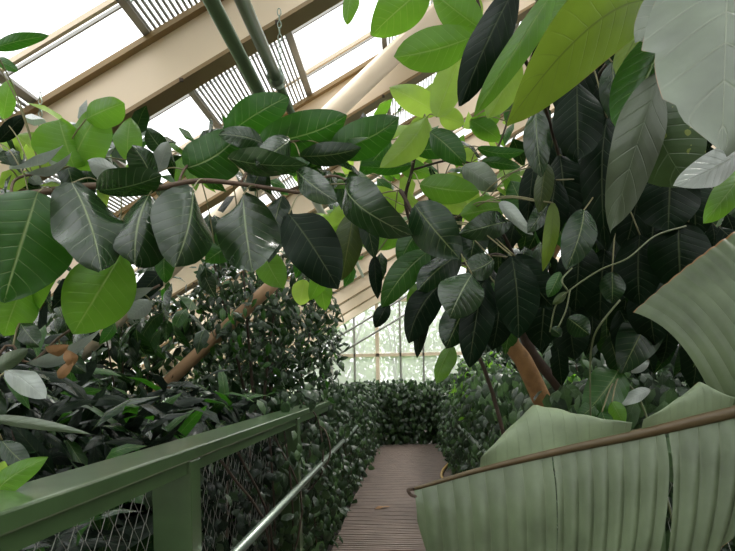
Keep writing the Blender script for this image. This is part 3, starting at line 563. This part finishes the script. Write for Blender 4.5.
ivy('ivy', 'sparse creeper behind the wire mesh between first and second railing post on the left', 'ivy', P, (.6, -.5, .5), (.05, .09), .6, ['shrub', 'ivy'], [.7, .3], [[(-.9, yy, G0), (-.86, yy+.1, .5), (-.9, yy+.3, 1.0)] for yy in (2.1, 2.5, 2.9, 3.3)], loc=(-.85, 2.8, 0))
n = 5200; P = np.stack([rnd(-1.6, 1.6, n), 11.25 + rnd(0, .7, n), G0 + (1.36+.1*np.sin(rnd(0, 60, n)))*rnd(0, 1, n)**.8], 1)
hd = ivy('hedge', 'leafy hedge closing off the far end of the boardwalk under the end window', 'hedge', P, (0, -.7, .6), (.09, .17), .6, ['ivy', 'ivy_light', 'small'], [.5, .3, .2], [[(xx, 11.6, G0), (xx+.1, 11.5, .6), (xx, 11.6, 1.1)] for xx in np.arange(-1.5, 1.6, .25)], loc=(0, 11.6, 0))
n = 10500; y = rnd(2.3, 11.3, n); z = rnd(-.08, 1.42, n); x = .74 + .9*rnd(0, 1, n)**2 - .16*rnd(0, 1, n) + .25*np.clip(z-.8, 0, 1)*0
P = np.concatenate([np.stack([x, y, z], 1), np.stack([rnd(.56, 1.15, 1300), rnd(2.2, 3.1, 1300), rnd(.5, 1.36, 1300)], 1)]); P = P[~((P[:, 1] < 4.5) & (P[:, 2] > 1.36+.06*(P[:, 1]-2.6)))]
ivy('ivy', 'pale-tipped ivy smothering the right railing beside the boardwalk', 'ivy', P, (-.7, -.5, .5), (.07, .13), .6, ['ivy', 'ivy_light', 'small'], [.45, .38, .17], [[(.85, yy, G0), (.72, yy+.1, .6), (.85, yy, 1.2)] for yy in np.arange(2.7, 11, .35)], loc=(.9, 6, 0))
# ------------------------------------------------------------------ trees and shrubs inside
def tree(name, label, cat, base, c, r, n, size, ratio, mats, w, stems=5, group=None, drp=(0, 0, -.8), shell=.2, trunk=.02, nrm=None, bark='bark', jit=.7):
    o = thing(name, label, cat, base, group)
    P, d = blob(n, c, r, shell); P[:, 2] = np.maximum(P[:, 2], G0+.03)
    scatter('foliage', mats, o, P, size, ratio, d*.8+np.array((0, -.3, .6)) if nrm is None else nrm, drp, w, jit)
    mb = MB(); rr = random.Random(n)
    for i in range(stems):
        e = V(c) + V((rr.uniform(-.7, .7)*r[0], rr.uniform(-.7, .7)*r[1], rr.uniform(-.2, .85)*r[2])); b = V(base)
        mb.tube(spline([b, b.lerp(e, .45)+V((rr.uniform(-.1, .1), rr.uniform(-.1, .1), .15)), e], 6), [trunk*(1-.7*i/12) for i in range(13)], 8)
    mb.build('trunk', M[bark], o, True); return o
tree('weeping_fig', 'slender small-leaved tree left of the boardwalk in front of the end window', 'tree', (-1.25, 5.0, G0), (-1.32, 5.3, 1.82), (.76, .8, 1.0), 2900, (.07, .13), .45, ['small', 'ivy', 'green', 'dark'], [.5, .2, .1, .2], 7, trunk=.022)
tree('shrub', 'tall dark-leaved bush filling the gap between the slender tree and the strap-leaved shrubs', 'shrub', (-2.5, 4.9, G0), (-2.55, 4.9, 1.75), (.75, .5, .75), 900, (.09, .2), .4, ['small', 'dark', 'black', 'grey', 'green'], [.3, .3, .15, .15, .1], 6, shell=.1, trunk=.014)
a, b = at(200, 352, 4.75), at(258, 298, 4.75); d_ = b-a
tag(MB().tube([a - d_*((a.z-G0)/d_.z), a, b, a + d_*1.3], .054, 16).build('leaning_pole', M['pole'], None, True), 'tan leaning pole slanting up through the slender small-leaved tree', 'pole')
tree('weeping_fig', 'dark small-leaved tree behind the slender one, farther along the left side', 'tree', (-2.6, 8.4, G0), (-2.6, 8.4, 1.2), (1.0, 1.2, 1.1), 2000, (.09, .16), .45, ['small', 'ivy', 'dark'], [.5, .2, .3], 5)
LS = [((-1.75, 2.7), (.75, .7, .55), .85, 'dark strap-leaved shrub just behind the first bay of the left railing'), ((-1.5, 3.9), (.55, .6, .55), .8, 'dark strap-leaved shrub behind the second bay of the left railing'), ((-2.7, 3.5), (.8, .9, .8), 1.05, 'tall dark shrub behind the strap-leaved ones at far left'),
      ((-3.3, 5.4), (.7, 1.0, .7), .8, 'dark shrub near the left glass wall behind the tan leaning strut'), ((-1.35, 1.75), (.42, .55, .45), .55, 'low dark shrub seen through the nearest wire mesh'), ((-1.6, 4.9), (.6, .7, .45), .6, 'dark undergrowth shrub at the foot of the slender tree')]
for (x, y), r, zc, lab in LS:
    tree('shrub', lab, 'shrub', (x, y, G0), (x, y, zc), r, int(1500*r[0]*r[2]/.4), (.16, .34), .24, ['shrub', 'black', 'dark', 'green'], [.5, .22, .18, .10], 6, drp=(.2, -.2, -.35), shell=.1, trunk=.012, jit=.75)
RS = [((1.9, 3.4), (.8, .8, .9), .75, 'dark broad shrub behind the orange-brown trunk'), ((2.6, 2.6), (.8, .7, 1.0), .9, 'dark shrub behind the banana plant on the right'), ((1.75, 5.2), (.8, 1.0, .9), 1.0, 'speckled green shrub behind the ivy on the right'),
      ((2.1, 7.6), (1.1, 1.4, 1.3), 1.4, 'tall dark shrub far back on the right side'), ((3.6, 5.0), (1.3, 1.5, 1.6), 1.6, 'large dark shrub deep in the right bed'), ((1.9, 10.4), (1.0, 1.2, 1.1), 1.2, 'green shrub by the end hedge on the right')]
for (x, y), r, zc, lab in RS:
    tree('shrub', lab, 'shrub', (x, y, G0), (x, y, zc), r, int(1500*r[0]*r[2]/.6), (.09, .2), .42, ['ivy', 'small', 'black', 'ivy_light'], [.35, .2, .3, .15], 6, shell=.1, trunk=.014)
tree('shrub', 'small feathery light-green shrub beside the trunk on the right', 'shrub', (1.05, 3.3, G0), (1.0, 3.2, 1.05), (.35, .3, .35), 700, (.04, .08), .5, ['ivy_light', 'bright'], [.7, .3], 5, trunk=.008)
tree('shrub', 'light-green young shrub against the end window above the right ivy', 'shrub', (1.0, 6.0, G0), (.85, 6.0, 1.25), (.4, .6, .4), 800, (.06, .11), .5, ['ivy_light', 'bright', 'ivy'], [.5, .2, .3], 5, trunk=.008)
# hose
tag(MB().tube(spline([(.62, 8.6, .02), (.50, 8.0, .03), (.45, 7.5, .03), (.50, 7.1, .03), (.62, 6.9, .05), (.75, 7.0, .02)], 8), .018, 10).build('garden_hose', M['hose'], None, True), 'yellow hose looped on the boardwalk at the foot of the right ivy', 'hose')
# ------------------------------------------------------------------ trees outside the end window
for i, (x, y, h, lab) in enumerate(((-8.5, 22, 5.0, 'pale green tree outside the end window, on the far left'), (-3.2, 24, 4.2, 'pale round tree outside the end window, left of the tan mullion'), (2.0, 23, 4.4, 'pale green tree outside the end window, right of the tan mullion'), (7.0, 24, 5.2, 'pale green tree outside the end window, on the far right'), (-.5, 32, 7.0, 'tall pale tree farther off beyond the end window'))):
    tree('garden_tree', lab, 'tree', (x, y, G0-.1), (x, y, h*.5), (2.3, 1.6, h*.5), 1800, (.18, .36), .5, ['outside'], None, 5, 'trees outside the end window', trunk=.1, shell=.2)
# ------------------------------------------------------------------ light
w = bpy.data.worlds.new('overcast_sky'); S.world = w; w.use_nodes = True
nt = w.node_tree; bg = nt.nodes['Background']; tc = nt.nodes.new('ShaderNodeTexCoord'); sp = nt.nodes.new('ShaderNodeSeparateXYZ'); nt.links.new(tc.outputs['Generated'], sp.inputs[0])
up = math_(nt, 'GREATER_THAN', sp.outputs[2], -.02); nt.links.new(mixc(nt, up, (.10, .14, .06), (.97, .985, 1)), bg.inputs[0])
nt.links.new(math_(nt, 'ADD', math_(nt, 'MULTIPLY', math_(nt, 'MAXIMUM', sp.outputs[2], 0.0), 2.3), 1.25), bg.inputs[1])   # overcast: zenith three times the horizon
sun = bpy.data.objects.new('sun', bpy.data.lights.new('sun', 'SUN')); COL.objects.link(sun)
sun.data.energy = 4.0; sun.data.angle = math.radians(12); sun.data.color = (1, .96, .9); sun.rotation_euler = (math.radians(-18), math.radians(24), 0)
vs = S.view_settings; vs.view_transform = 'Standard'; vs.look = 'None'; vs.exposure = .15; vs.gamma = 1; vs.use_curve_mapping = False
S.cycles.max_bounces = 10; S.cycles.transparent_max_bounces = 24; S.cycles.use_denoising = True
